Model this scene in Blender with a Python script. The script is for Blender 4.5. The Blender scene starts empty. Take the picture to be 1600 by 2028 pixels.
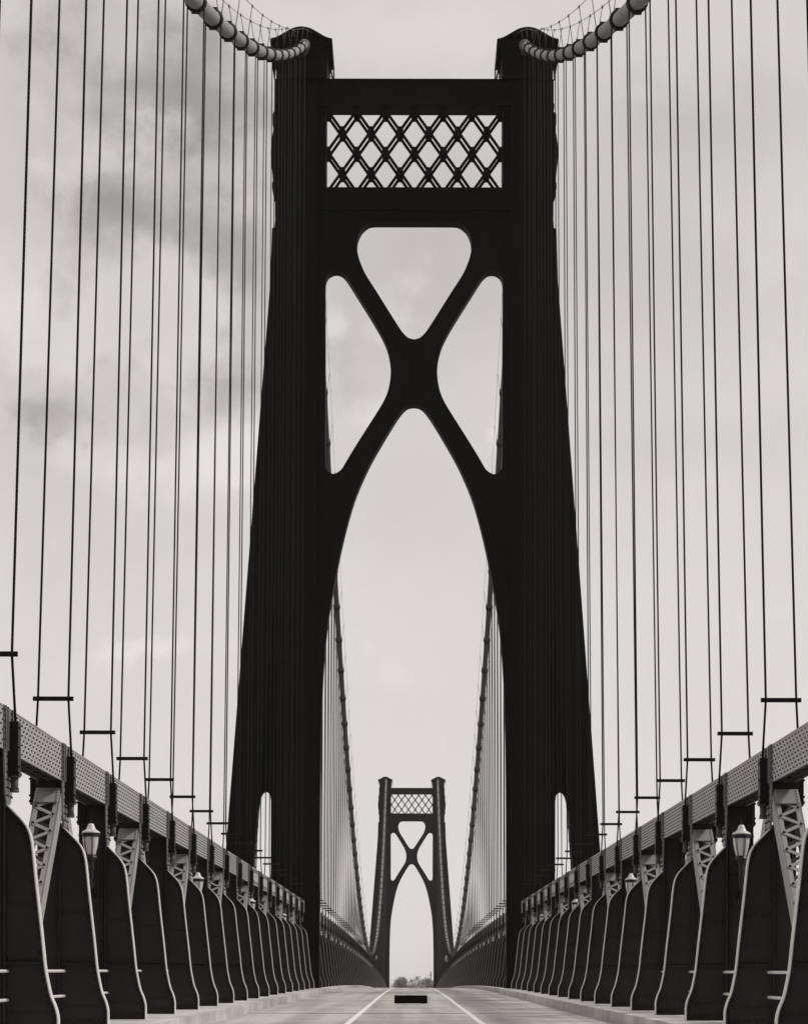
import bpy, math, random
from mathutils import Vector, Matrix
random.seed(7)
SC = bpy.context.scene
COL = SC.collection
R = math.radians

# ------------------------------------------------------------------ camera
# world: X = across the bridge (right +), Y = along it (away from the camera), Z = up; the eye is at Z = 0
cam_d = bpy.data.cameras.new('camera')
cam = bpy.data.objects.new('camera', cam_d)
COL.objects.link(cam)
cam.location = (-0.099, 0, 0)
cam.rotation_euler = (R(90), -0.002, 0)
cam_d.sensor_fit = 'HORIZONTAL'
cam_d.sensor_width = 36
cam_d.lens = 36 * 4720 / 1600
cam_d.shift_x = -13.9 / 1600
cam_d.shift_y = 979 / 1600
cam_d.clip_start = 0.5
cam_d.clip_end = 20000
SC.camera = cam

# ------------------------------------------------------------------ light
SUN_AZ, SUN_EL = 80.0, 50.0           # azimuth from +Y towards +X
world = bpy.data.worlds.new('World')
SC.world = world
world.use_nodes = True
wn, wl = world.node_tree.nodes, world.node_tree.links
wn.clear()


def N(nodes, t, **kw):
    n = nodes.new(t)
    for k, v in kw.items():
        setattr(n, k, v)
    return n


def build_sky():
    out = N(wn, 'ShaderNodeOutputWorld')
    bg = N(wn, 'ShaderNodeBackground')
    bg.inputs['Strength'].default_value = 0.1
    sky = N(wn, 'ShaderNodeTexSky')
    sky.sky_type = 'NISHITA'
    sky.sun_disc = False
    sky.sun_elevation = R(SUN_EL)
    sky.sun_rotation = R(SUN_AZ)
    sky.dust_density = 3
    bw = N(wn, 'ShaderNodeRGBToBW')
    wl.new(sky.outputs[0], bw.inputs[0])
    tc = N(wn, 'ShaderNodeTexCoord')

    def math_(op, a, b=None, c=None, clamp=False):
        m = N(wn, 'ShaderNodeMath', operation=op, use_clamp=clamp)
        for i, v in enumerate((a, b, c)):
            if v is None:
                continue
            if isinstance(v, (int, float)):
                m.inputs[i].default_value = v
            else:
                wl.new(v, m.inputs[i])
        return m.outputs[0]
    # domain-warped cloud noise in world directions
    wmap = N(wn, 'ShaderNodeMapping')
    wmap.inputs['Scale'].default_value = (1, 1, 1.25)
    wl.new(tc.outputs['Generated'], wmap.inputs['Vector'])

    def noise(scale, detail, rough, vec, dist=0.0):
        n = N(wn, 'ShaderNodeTexNoise')
        n.inputs['Scale'].default_value = scale
        n.inputs['Detail'].default_value = detail
        n.inputs['Roughness'].default_value = rough
        n.inputs['Distortion'].default_value = dist
        wl.new(vec, n.inputs['Vector'])
        return n
    warp = noise(9, 4, 0.6, wmap.outputs[0])
    wv = N(wn, 'ShaderNodeVectorMath', operation='MULTIPLY_ADD')
    wv.inputs[1].default_value = (0.06, 0.06, 0.06)
    wl.new(warp.outputs['Color'], wv.inputs[0])
    wl.new(wmap.outputs[0], wv.inputs[2])
    big = noise(7.5, 6, 0.5, wv.outputs[0])
    fine = noise(22, 6, 0.6, wv.outputs[0])
    sep = N(wn, 'ShaderNodeSeparateXYZ')
    # lumps of darker cloud: soft spots placed as directions (x/y, z/y) and pushed about by the warp
    dv = N(wn, 'ShaderNodeVectorMath', operation='MULTIPLY_ADD')
    dv.inputs[1].default_value = (0.09, 0.0, 0.07)
    wsub = N(wn, 'ShaderNodeVectorMath', operation='SUBTRACT')
    wsub.inputs[1].default_value = (0.5, 0.5, 0.5)
    warp2 = noise(16, 6, 0.6, tc.outputs['Generated'])
    wl.new(warp2.outputs['Color'], wsub.inputs[0])
    wl.new(wsub.outputs[0], dv.inputs[0])
    wl.new(tc.outputs['Generated'], dv.inputs[2])
    wl.new(dv.outputs[0], sep.inputs[0])
    x, y, z = sep.outputs

    def spot(cx, cy, rx, ry, amt):
        # centre and radii in pixels of the photograph turned into a direction
        d = Vector(((cx - 814) / 4720, 1, (1993 - cy) / 4720)).normalized()
        dx = math_('DIVIDE', math_('SUBTRACT', x, d.x), rx / 4720)
        dz = math_('DIVIDE', math_('SUBTRACT', z, d.z), ry / 4720)
        e = math_('ADD', math_('MULTIPLY', dx, dx), math_('MULTIPLY', dz, dz))
        g = math_('POWER', 2.718, math_('MULTIPLY', e, -1.0))
        g = math_('MULTIPLY', g, amt)
        return math_('MULTIPLY', g, math_('GREATER_THAN', y, 0.0))
    # (column, row, half width, half height, amount) of the darker cloud bellies
    spots = [(210, 120, 190, 70, 0.75), (400, 215, 170, 65, 0.7), (470, 120, 120, 60, 0.35), (200, 400, 170, 70, 0.62), (410, 470, 150, 80, 0.72),
             (80, 545, 70, 70, 0.6), (400, 760, 130, 95, 0.85), (110, 845, 120, 48, 0.65), (700, 735, 60, 70, 0.55), (690, 640, 50, 30, 0.4), (560, 560, 90, 90, 0.4)]
    dens = None
    for sp in spots:
        o = spot(*sp)
        dens = o if dens is None else math_('ADD', dens, o)
    puff = noise(20, 7, 0.55, wv.outputs[0])
    dens = math_('ADD', dens, math_('MULTIPLY', math_('SUBTRACT', puff.outputs['Fac'], 0.5), 1.5))
    mr = N(wn, 'ShaderNodeMapRange', interpolation_type='SMOOTHSTEP')
    mr.inputs['From Min'].default_value = 0.22
    mr.inputs['From Max'].default_value = 0.95
    mr.inputs['To Min'].default_value = 0.0
    mr.inputs['To Max'].default_value = -0.20
    wl.new(dens, mr.inputs['Value'])
    soft = None                            # broad gentle differences
    for sp in [(260, 380, 340, 520, -0.16), (1400, 220, 230, 90, -0.09), (1230, 500, 320, 230, -0.10), (1400, 900, 300, 60, -0.04), (820, 560, 170, 170, -0.10), (820, 1000, 200, 130, -0.05),
               (850, 60, 250, 60, 0.05), (450, 30, 200, 40, 0.07), (40, 60, 60, 120, 0.06), (1500, 420, 140, 60, 0.03)]:
        o = spot(*sp)
        soft = o if soft is None else math_('ADD', soft, o)
    # brighter billows with uneven edges
    lit = None
    for sp in [(250, 262, 150, 42, 0.8), (110, 330, 110, 62, 0.75), (190, 590, 260, 85, 0.85), (320, 620, 70, 70, 0.5), (80, 700, 110, 70, 0.8), (260, 730, 120, 60, 0.6), (300, 930, 260, 70, 0.7),
               (500, 350, 70, 60, 0.5), (500, 900, 70, 60, 0.6), (690, 600, 40, 60, 0.7), (720, 820, 60, 50, 0.5), (790, 610, 40, 60, 0.5), (980, 880, 40, 60, 0.6), (1290, 190, 120, 30, 0.5), (1480, 480, 120, 60, 0.4),
               (820, 1290, 220, 40, 0.25), (790, 1490, 150, 40, 0.2), (300, 1290, 160, 26, 0.6)]:
        o = spot(*sp)
        lit = o if lit is None else math_('ADD', lit, o)
    lit = math_('ADD', lit, math_('MULTIPLY', math_('SUBTRACT', puff.outputs['Fac'], 0.5), -1.6))
    mr2 = N(wn, 'ShaderNodeMapRange', interpolation_type='SMOOTHSTEP')
    mr2.inputs['From Min'].default_value = 0.20
    mr2.inputs['From Max'].default_value = 0.80
    mr2.inputs['To Min'].default_value = 0.0
    mr2.inputs['To Max'].default_value = 0.115
    wl.new(lit, mr2.inputs['Value'])
    soft = math_('ADD', soft, mr2.outputs[0])
    dens = math_('ADD', mr.outputs[0], soft)
    # general level, brighter towards the horizon and dimmed behind the camera
    zz = math_('MAXIMUM', z, 0.0)
    level = math_('ADD', 0.685, math_('MULTIPLY', math_('POWER', math_('SUBTRACT', 1.0, math_('MINIMUM', math_('MULTIPLY', zz, 2.6), 1.0)), 2.0), 0.13))
    away = math_('MULTIPLY', math_('MINIMUM', y, 0.0), 0.58)      # unseen sky behind is dimmed to keep camera-facing steel dark
    level = math_('ADD', level, away)
    n1 = math_('MULTIPLY', math_('SUBTRACT', big.outputs['Fac'], 0.5), 0.20)
    n2 = math_('MULTIPLY', math_('SUBTRACT', fine.outputs['Fac'], 0.5), 0.10)
    # more texture on the left, where the broken cloud is
    xl = math_('ADD', 0.45, math_('MULTIPLY', math_('MAXIMUM', math_('SUBTRACT', 0.0, x), 0.0), 6.0))
    xl = math_('MINIMUM', xl, 1.0)
    level = math_('ADD', level, math_('MULTIPLY', math_('ADD', n1, n2), xl))
    level = math_('ADD', level, dens)
    level = math_('MAXIMUM', level, 0.08)
    cloud = math_('MULTIPLY', level, 10.0)
    mixv = math_('ADD', math_('MULTIPLY', cloud, 0.95), math_('MULTIPLY', bw.outputs[0], 0.05))
    comb = N(wn, 'ShaderNodeVectorMath', operation='SCALE')
    comb.inputs[0].default_value = (1.0, 0.962, 0.922)
    wl.new(mixv, comb.inputs['Scale'])
    wl.new(comb.outputs[0], bg.inputs['Color'])
    wl.new(bg.outputs[0], out.inputs['Surface'])


build_sky()
sun_d = bpy.data.lights.new('sun', 'SUN')
sun_d.energy = 1.8
sun_d.angle = R(10)
sun_d.color = (1.0, 0.97, 0.93)
sun = bpy.data.objects.new('sun', sun_d)
COL.objects.link(sun)
sv = Vector((math.sin(R(SUN_AZ)) * math.cos(R(SUN_EL)), math.cos(R(SUN_AZ)) * math.cos(R(SUN_EL)), math.sin(R(SUN_EL))))
sun.rotation_euler = sv.to_track_quat('Z', 'Y').to_euler()
sun.location = (0, 0, 120)
SC.view_settings.view_transform = 'Standard'
SC.view_settings.look = 'None'
SC.view_settings.exposure = 0.03
SC.view_settings.gamma = 1

# ------------------------------------------------------------------ helpers


def mat(name, v, rough=0.6, noise=0.15, nscale=3.0, bump=0.0, bscale=40.0, spec=0.3, stain=0.0, warm=(1.0, 0.975, 0.94)):
    m = bpy.data.materials.new(name)
    m.use_nodes = True
    nt = m.node_tree
    p = nt.nodes['Principled BSDF']
    p.inputs['Roughness'].default_value = rough
    p.inputs['Specular IOR Level'].default_value = spec
    tc = N(nt.nodes, 'ShaderNodeTexCoord')
    nz = N(nt.nodes, 'ShaderNodeTexNoise')
    nz.inputs['Scale'].default_value = nscale
    nz.inputs['Detail'].default_value = 6
    nz.inputs['Roughness'].default_value = 0.65
    nt.links.new(tc.outputs['Object'], nz.inputs['Vector'])
    rp = N(nt.nodes, 'ShaderNodeValToRGB')
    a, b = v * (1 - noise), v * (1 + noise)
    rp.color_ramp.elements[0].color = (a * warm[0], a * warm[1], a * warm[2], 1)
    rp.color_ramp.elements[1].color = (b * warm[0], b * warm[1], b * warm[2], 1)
    rp.color_ramp.elements[0].position = 0.3
    rp.color_ramp.elements[1].position = 0.7
    nt.links.new(nz.outputs['Fac'], rp.inputs[0])
    col = rp.outputs[0]
    if stain > 0:      # long rain streaks and grime
        mp = N(nt.nodes, 'ShaderNodeMapping')
        mp.inputs['Scale'].default_value = (6, 6, 0.35)
        nt.links.new(tc.outputs['Object'], mp.inputs['Vector'])
        n2 = N(nt.nodes, 'ShaderNodeTexNoise')
        n2.inputs['Scale'].default_value = 1.6
        n2.inputs['Detail'].default_value = 8
        nt.links.new(mp.outputs[0], n2.inputs['Vector'])
        r2 = N(nt.nodes, 'ShaderNodeValToRGB')
        r2.color_ramp.elements[0].position = 0.35
        r2.color_ramp.elements[0].color = (1 - stain, 1 - stain, 1 - stain, 1)
        r2.color_ramp.elements[1].position = 0.6
        mx = N(nt.nodes, 'ShaderNodeMix', data_type='RGBA', blend_type='MULTIPLY')
        mx.inputs[0].default_value = 1
        nt.links.new(col, mx.inputs[6])
        nt.links.new(r2.outputs[0], mx.inputs[7])
        col = mx.outputs[2]
    nt.links.new(col, p.inputs['Base Color'])
    if bump:
        nb = N(nt.nodes, 'ShaderNodeTexNoise')
        nb.inputs['Scale'].default_value = bscale
        nb.inputs['Detail'].default_value = 5
        nt.links.new(tc.outputs['Object'], nb.inputs['Vector'])
        bp = N(nt.nodes, 'ShaderNodeBump')
        bp.inputs['Strength'].default_value = bump
        bp.inputs['Distance'].default_value = 0.02
        nt.links.new(nb.outputs['Fac'], bp.inputs['Height'])
        nt.links.new(bp.outputs[0], p.inputs['Normal'])
    return m


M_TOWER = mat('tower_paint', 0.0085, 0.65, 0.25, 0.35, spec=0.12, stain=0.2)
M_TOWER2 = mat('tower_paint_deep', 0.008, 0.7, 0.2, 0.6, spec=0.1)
M_PLATE = mat('plate_painted_shade', 0.042, 0.55, 0.22, 1.1, 0.15, 25, spec=0.18, stain=0.25)  # shade of camera-facing plates and undersides is put into this colour
M_EDGE = mat('flange_painted_light', 0.82, 0.5, 0.10, 2.0, 0.1, 60, stain=0.15)  # light falling on the flanges is put into this colour; railings share it
M_CHORD = mat('grey_chord_paint', 0.48, 0.5, 0.10, 1.3, 0.1, 50, stain=0.18)
M_GUSS = mat('splice_painted_shade', 0.27, 0.5, 0.15, 1.3, 0.1, 50, stain=0.25)  # darker than the chord: shade among the splice ridges put into the colour
M_LACE = mat('grey_lacing_paint', 0.40, 0.5, 0.10, 2.5, stain=0.15)
M_RIVET = mat('dark_rivet', 0.03, 0.5, 0.2, 5)
M_HANG = mat('hanger_iron', 0.014, 0.5, 0.2, 3, spec=0.2)
M_SOCK = mat('socket_iron', 0.10, 0.45, 0.2, 6)
M_ROPE = mat('wire_rope', 0.02, 0.7, 0.25, 30, spec=0.1)
M_CABLE = mat('cable_wrap', 0.38, 0.6, 0.25, 3.0, 0.4, 60, stain=0.35)
M_CABLE2 = mat('cable_wrap_painted_shade', 0.20, 0.5, 0.12, 2.0, 0.2, 80, stain=0.2)  # darker copy of the cable wrap, underside shade put into the colour
M_BAND = mat('cable_band_iron', 0.055, 0.5, 0.2, 4)
M_CONC = mat('concrete', 0.66, 0.9, 0.22, 0.7, 0.4, 30, spec=0.1)
M_ROAD = mat('road_concrete', 0.56, 0.9, 0.10, 2.5, 0.35, 40, spec=0.1)


def streaks(m):
    nt = m.node_tree
    p = nt.nodes['Principled BSDF']
    src = p.inputs['Base Color'].links[0].from_socket
    tc = N(nt.nodes, 'ShaderNodeTexCoord')
    col = src
    for sc, lo, hi, amt in (((1.3, 0.025, 1), 0.38, 0.62, 0.28), ((0.35, 0.2, 1), 0.42, 0.6, 0.16)):
        mp = N(nt.nodes, 'ShaderNodeMapping')
        mp.inputs['Scale'].default_value = sc
        nt.links.new(tc.outputs['Object'], mp.inputs['Vector'])
        nz = N(nt.nodes, 'ShaderNodeTexNoise')
        nz.inputs['Scale'].default_value = 1.0
        nz.inputs['Detail'].default_value = 7
        nt.links.new(mp.outputs[0], nz.inputs['Vector'])
        rp = N(nt.nodes, 'ShaderNodeValToRGB')
        rp.color_ramp.elements[0].position = lo
        rp.color_ramp.elements[0].color = (1 - amt, 1 - amt, 1 - amt, 1)
        rp.color_ramp.elements[1].position = hi
        nt.links.new(nz.outputs['Fac'], rp.inputs[0])
        mx = N(nt.nodes, 'ShaderNodeMix', data_type='RGBA', blend_type='MULTIPLY')
        mx.inputs[0].default_value = 1
        nt.links.new(col, mx.inputs[6])
        nt.links.new(rp.outputs[0], mx.inputs[7])
        col = mx.outputs[2]
    nt.links.new(col, p.inputs['Base Color'])


streaks(M_ROAD)
streaks(M_CONC)
M_LINE = mat('road_line_paint', 0.85, 0.7, 0.06, 4)
M_JOINT = mat('joint_iron', 0.14, 0.7, 0.2, 5)
M_GLASS = mat('milk_glass', 0.90, 0.25, 0.04, 6, spec=0.5)
_g = M_GLASS.node_tree.nodes['Principled BSDF']
_g.inputs['Subsurface Weight'].default_value = 0.8
_g.inputs['Subsurface Radius'].default_value = (1, 1, 1)
_g.inputs['Subsurface Scale'].default_value = 0.12
M_LAMP = mat('lamp_iron', 0.015, 0.35, 0.2, 8, spec=0.5)
M_BLACK = mat('black_board', 0.004, 0.6, 0.2, 3, spec=0.1)
M_BARK = mat('bark', 0.18, 0.9, 0.3, 4)
M_WOOD = mat('weathered_pole', 0.10, 0.9, 0.3, 4)
M_LEAF = [mat('leaf_dark', 0.26, 0.9, 0.3, 1.5), mat('leaf_mid', 0.38, 0.9, 0.3, 1.5), mat('leaf_pale', 0.5, 0.9, 0.3, 1.5)]
M_WATER = mat('river_water', 0.04, 0.15, 0.3, 0.02, 0.2, 0.3, spec=0.5)
M_LAND = mat('far_bank_soil', 0.10, 0.95, 0.4, 0.05)

# twisted strands on the wire ropes
def twist(m, scale=9.0):
    nt = m.node_tree
    p = nt.nodes['Principled BSDF']
    tc = N(nt.nodes, 'ShaderNodeTexCoord')
    w = N(nt.nodes, 'ShaderNodeTexWave', bands_direction='DIAGONAL')
    w.inputs['Scale'].default_value = scale
    nt.links.new(tc.outputs['Object'], w.inputs['Vector'])
    b = N(nt.nodes, 'ShaderNodeBump')
    b.inputs['Strength'].default_value = 0.8
    b.inputs['Distance'].default_value = 0.02
    nt.links.new(w.outputs['Fac'], b.inputs['Height'])
    nt.links.new(b.outputs[0], p.inputs['Normal'])


twist(M_ROPE)


class MB:
    """collects shapes and links them as ONE mesh object"""

    def __init__(self):
        self.v, self.f, self.m, self.s = [], [], [], []

    def add(self, vs, fs, mi=0, smooth=False):
        o = len(self.v)
        self.v += [tuple(p) for p in vs]
        self.f += [tuple(i + o for i in f) for f in fs]
        self.m += [mi] * len(fs)
        self.s += [smooth] * len(fs)
        return self

    def box(self, x0, x1, y0, y1, z0, z1, mi=0):
        if x0 > x1:
            x0, x1 = x1, x0
        vs = [(x, y, z) for x in (x0, x1) for y in (y0, y1) for z in (z0, z1)]
        return self.add(vs, [(0, 1, 3, 2), (4, 6, 7, 5), (0, 4, 5, 1), (2, 3, 7, 6), (0, 2, 6, 4), (1, 5, 7, 3)], mi)

    def hexa(self, a, b, mi=0):
        """two quads (4 points each) joined into a block"""
        return self.add(list(a) + list(b), [(3, 2, 1, 0), (4, 5, 6, 7), (0, 1, 5, 4), (1, 2, 6, 5), (2, 3, 7, 6), (3, 0, 4, 7)], mi)

    def prism(self, poly, y0, y1, mi=0):
        """polygon in XZ pushed along Y"""
        n = len(poly)
        area = sum(poly[i][0] * poly[(i + 1) % n][1] - poly[(i + 1) % n][0] * poly[i][1] for i in range(n))
        if area < 0:
            poly = poly[::-1]
        vs = [(x, y0, z) for x, z in poly] + [(x, y1, z) for x, z in poly]
        fs = [tuple(range(n)), tuple(range(2 * n - 1, n - 1, -1))]
        fs += [(i, i + n, (i + 1) % n + n, (i + 1) % n) for i in range(n)]
        return self.add(vs, fs, mi)

    def bar(self, a, b, w, t, up=(0, 0, 1), mi=0):
        """rectangular bar from a to b: w across (side), t along the up side"""
        a, b = Vector(a), Vector(b)
        d = (b - a).normalized()
        u = Vector(up)
        s = d.cross(u).normalized() * (w / 2)
        u = s.cross(d).normalized() * (t / 2)
        return self.hexa([a - s - u, a + s - u, a + s + u, a - s + u], [b - s - u, b + s - u, b + s + u, b - s + u], mi)

    def tube(self, pts, r, n=8, mi=0, caps=True):
        pts = [Vector(p) for p in pts]
        rs = r if isinstance(r, (list, tuple)) else [r] * len(pts)
        vs, fs = [], []
        ref = Vector((0, 1, 0))
        for i, p in enumerate(pts):
            d = (pts[min(i + 1, len(pts) - 1)] - pts[max(i - 1, 0)]).normalized()
            if abs(d.dot(ref)) > 0.9:
                rf = Vector((1, 0, 0))
            else:
                rf = ref
            if i == 0:
                side = d.cross(rf).normalized()
            else:
                side = (side - d * side.dot(d)).normalized()
            up = d.cross(side)
            for k in range(n):
                a = 2 * math.pi * k / n
                vs.append(p + (side * math.cos(a) + up * math.sin(a)) * rs[i])
        for i in range(len(pts) - 1):
            for k in range(n):
                k2 = (k + 1) % n
                fs.append((i * n + k, i * n + k2, (i + 1) * n + k2, (i + 1) * n + k))
        if caps:
            fs.append(tuple(range(n - 1, -1, -1)))
            fs.append(tuple(range((len(pts) - 1) * n, len(pts) * n)))
        return self.add(vs, fs, mi, True)

    def lathe(self, prof, n=16, c=(0, 0, 0), mi=0):
        """(r, z) profile turned round Z"""
        vs, fs = [], []
        for r, z in prof:
            for k in range(n):
                a = 2 * math.pi * k / n
                vs.append((c[0] + r * math.cos(a), c[1] + r * math.sin(a), c[2] + z))
        for i in range(len(prof) - 1):
            for k in range(n):
                k2 = (k + 1) % n
                fs.append((i * n + k, i * n + k2, (i + 1) * n + k2, (i + 1) * n + k))
        return self.add(vs, fs, mi, True)

    def rivet(self, c, nrm, r=0.018, h=0.012, mi=0, n=6):
        c, d = Vector(c), Vector(nrm).normalized()
        rf = Vector((0, 0, 1)) if abs(d.z) < 0.9 else Vector((1, 0, 0))
        s = d.cross(rf).normalized()
        u = d.cross(s)
        vs = []
        for rr, hh in ((r, -0.003), (r * 0.75, h * 0.8)):
            for k in range(n):
                a = 2 * math.pi * k / n
                vs.append(c + (s * math.cos(a) + u * math.sin(a)) * rr + d * hh)
        vs.append(c + d * h)
        fs = []
        for k in range(n):
            k2 = (k + 1) % n
            fs.append((k, k2, k2 + n, k + n))
            fs.append((k + n, k2 + n, 2 * n))
        return self.add(vs, fs, mi, True)

    def mesh(self, name, mats):
        me = bpy.data.meshes.new(name)
        me.from_pydata(self.v, [], self.f)
        for m in (mats if isinstance(mats, (list, tuple)) else [mats]):
            me.materials.append(m)
        me.polygons.foreach_set('material_index', self.m)
        me.polygons.foreach_set('use_smooth', self.s)
        me.update()
        return me

    def build(self, name, mats, parent=None, loc=(0, 0, 0), origin=None):
        if origin is not None:
            ox, oy, oz = origin
            self.v = [(x - ox, y - oy, z - oz) for x, y, z in self.v]
        return link(name, self.mesh(name, mats), parent, loc)


def link(name, data, parent=None, loc=(0, 0, 0)):
    o = bpy.data.objects.new(name, data)
    COL.objects.link(o)
    o.location = loc
    if parent is not None:
        o.parent = parent
    return o


def thing(name, label, cat, loc=(0, 0, 0), group=None):
    o = link(name, None, None, loc)
    o.empty_display_size = 0.3
    return tag(o, label, cat, group)


def tag(o, label, cat, group=None):
    o['label'] = label
    o['category'] = cat
    if group:
        o['group'] = group
    return o


def structure(o, label=None):
    o['kind'] = 'structure'
    if label:
        o['label'] = label
    return o


def copy_tree(o, parent=None):
    c = o.copy()
    COL.objects.link(c)
    if parent is not None:
        c.parent = parent
    for ch in list(o.children):
        copy_tree(ch, c)
    return c


def smooth_path(pts, n=6):
    """Catmull-Rom through 2-D points"""
    out = []
    P = [pts[0]] + list(pts) + [pts[-1]]
    for i in range(1, len(P) - 2):
        for k in range(n):
            t = k / n
            q = []
            for j in (0, 1):
                p0, p1, p2, p3 = P[i - 1][j], P[i][j], P[i + 1][j], P[i + 2][j]
                q.append(0.5 * (2 * p1 + (p2 - p0) * t + (2 * p0 - 5 * p1 + 4 * p2 - p3) * t * t + (3 * p1 - p0 - 3 * p2 + p3) * t ** 3))
            out.append(tuple(q))
    out.append(tuple(pts[-1]))
    return out


def clean(pts):
    out = [pts[0]]
    for p in pts[1:]:
        if abs(p[0] - out[-1][0]) + abs(p[1] - out[-1][1]) > 1e-4:
            out.append(p)
    if abs(out[0][0] - out[-1][0]) + abs(out[0][1] - out[-1][1]) < 1e-4:
        out.pop()
    return out


def plate_with_holes(name, outer, holes, y0, y1, material, parent):
    """2-D filled curve (XZ) with holes, given thickness along Y, turned into a mesh"""
    cu = bpy.data.curves.new(name, 'CURVE')
    cu.dimensions = '2D'
    cu.fill_mode = 'BOTH'
    cu.extrude = (y1 - y0) / 2
    for poly in [outer] + holes:
        poly = clean(poly)
        sp = cu.splines.new('POLY')
        sp.points.add(len(poly) - 1)
        for i, (px, pz) in enumerate(poly):
            sp.points[i].co = (px, pz, 0, 1)
        sp.use_cyclic_u = True
    tmp = bpy.data.objects.new(name + '_outline', cu)
    COL.objects.link(tmp)
    dg = bpy.context.evaluated_depsgraph_get()
    me = bpy.data.meshes.new_from_object(tmp.evaluated_get(dg))
    bpy.data.objects.remove(tmp)
    bpy.data.curves.remove(cu)
    me.name = name
    ym = (y0 + y1) / 2
    me.transform(Matrix(((1, 0, 0, 0), (0, 0, -1, ym), (0, 1, 0, 0), (0, 0, 0, 1))))
    me.materials.clear()
    me.materials.append(material)
    for p in me.polygons:
        p.use_smooth = False
    return link(name, me, parent)


ORD = ['first', 'second', 'third', 'fourth', 'fifth', 'sixth', 'seventh', 'eighth', 'ninth', 'tenth', 'eleventh', 'twelfth', 'thirteenth',
       'fourteenth', 'fifteenth', 'sixteenth', 'seventeenth', 'eighteenth', 'nineteenth', 'twentieth']
SIDE = {-1: 'left', 1: 'right'}

# ------------------------------------------------------------------ levels of the deck and the cables
D1, D2 = 140.0, 596.0                 # front faces of the two towers
P0, PANEL = 43.1, 6.1                 # first panel point in full view, panel length


def zf(d):
    """foot of the brackets (top of the kerb walk)"""
    if d < 110:
        return 0.015 * d - 1.03
    t = min(d, 626) - 110
    z = 0.015 * min(d, 626) - 1.03 - 2.9e-5 * t * t
    if d > 626:
        z += (0.015 - 2 * 2.9e-5 * 516) * (d - 626)
    return z


ROAD = -0.27


def cable(d):
    """(|X|, Z) of the main cable"""
    if d <= D1 + 1:
        z = 28.2 + 0.3626 * (d - 66.7) + 0.000783 * (d - 66.7) * (d - 110)
        return 6.45 - 0.0028 * (D1 - d), z
    if d <= D2 + 3:
        return 6.45, 8.0 + 48.5 * ((d - 368) / 228) ** 2
    t = (d - D2 - 3) / 230
    return 6.45 + 1.25 * t, 56.5 + (0 - 56.5) * t - 4 * 12 * t * (1 - t)


def panel_d(k):
    return P0 + PANEL * k


SIDE_K = list(range(-4, 16))
MAIN_K = list(range(17, 90))

# ------------------------------------------------------------------ setting: water, far bank, deck, road


def sheet(name, pts, material, nx=1):
    mb = MB()
    mb.add(pts, [tuple(range(len(pts)))])
    return mb.build(name, material)


structure(sheet('water', [(-4000, -4000, -43), (4000, -4000, -43), (4000, 4000, -43), (-4000, 4000, -43)], M_WATER), 'wide grey river below the bridge')

mb = MB()
rows = [(805, -43.4), (815, -30), (835, -14), (860, zf(860) - 1.2), (1000, zf(1000) - 0.6), (1200, zf(1000) - 1.0), (2200, zf(1000) + 4)]
vs, fs = [], []
xs = [-1800, -800, -300, -120, -40, 0, 40, 120, 300, 800, 1800]
for j, (d, z) in enumerate(rows):
    for x in xs:
        vs.append((x, d + 12 * math.sin(x * 0.013), z + (1.5 * math.sin(x * 0.02 + j) if j > 2 and abs(x) > 30 else 0)))
nx = len(xs)
for j in range(len(rows) - 1):
    for i in range(nx - 1):
        fs.append((j * nx + i, j * nx + i + 1, (j + 1) * nx + i + 1, (j + 1) * nx + i))
mb.add(vs, fs)
structure(mb.build('far_bank', M_LAND), 'bank of land rising beyond the far end of the bridge')

ds = [-20 + 6 * i for i in range(172)]


def strip(name, x0, x1, dz, thick, material, d0=-20, d1=1012, step=6.0):
    """a band along the deck following its grade, with thickness"""
    n = max(1, int((d1 - d0) / step))
    dd = [d0 + (d1 - d0) * i / n for i in range(n + 1)]
    vs, fs = [], []
    for d in dd:
        z = zf(d) + dz
        vs += [(x0, d, z), (x1, d, z), (x1, d, z - thick), (x0, d, z - thick)]
    for i in range(n):
        a, b = 4 * i, 4 * i + 4
        fs += [(a, a + 1, b + 1, b), (a + 1, a + 2, b + 2, b + 1), (a + 2, a + 3, b + 3, b + 2), (a + 3, a, b, b + 3)]
    fs += [(3, 2, 1, 0), (4 * n, 4 * n + 1, 4 * n + 2, 4 * n + 3)]
    return MB().add(vs, fs).build(name, material)


structure(strip('road', -5.0, 5.0, ROAD, 0.35, M_ROAD), 'pale concrete roadway running through both towers')
for s in (-1, 1):
    a, b = sorted((s * 4.98, s * 6.9))
    o = structure(strip('kerb', a, b, 0.0, 0.55, M_CONC, -20, 137.0), 'concrete kerb walk along the %s side before the near tower' % SIDE[s])
    a, b = sorted((s * 5.25, s * 6.9))
    o = structure(strip('kerb', a, b, -0.03, 0.5, M_CONC, 138.0, 1012), 'concrete kerb walk along the %s side beyond the near tower' % SIDE[s])
    a, b = sorted((s * 1.55, s * 1.70))
    structure(strip('lane_line', a, b, ROAD + 0.006, 0.004, M_LINE, -20, 900), 'white line on the %s of the middle lane' % SIDE[s])
for d in (40, 71, 101.5, 130.5, 150, 205, 260, 315):
    structure(strip('expansion_joint', -4.97, 4.97, ROAD + 0.004, 0.003, M_JOINT, d, d + 0.35, 1), 'dark joint across the roadway')

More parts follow.
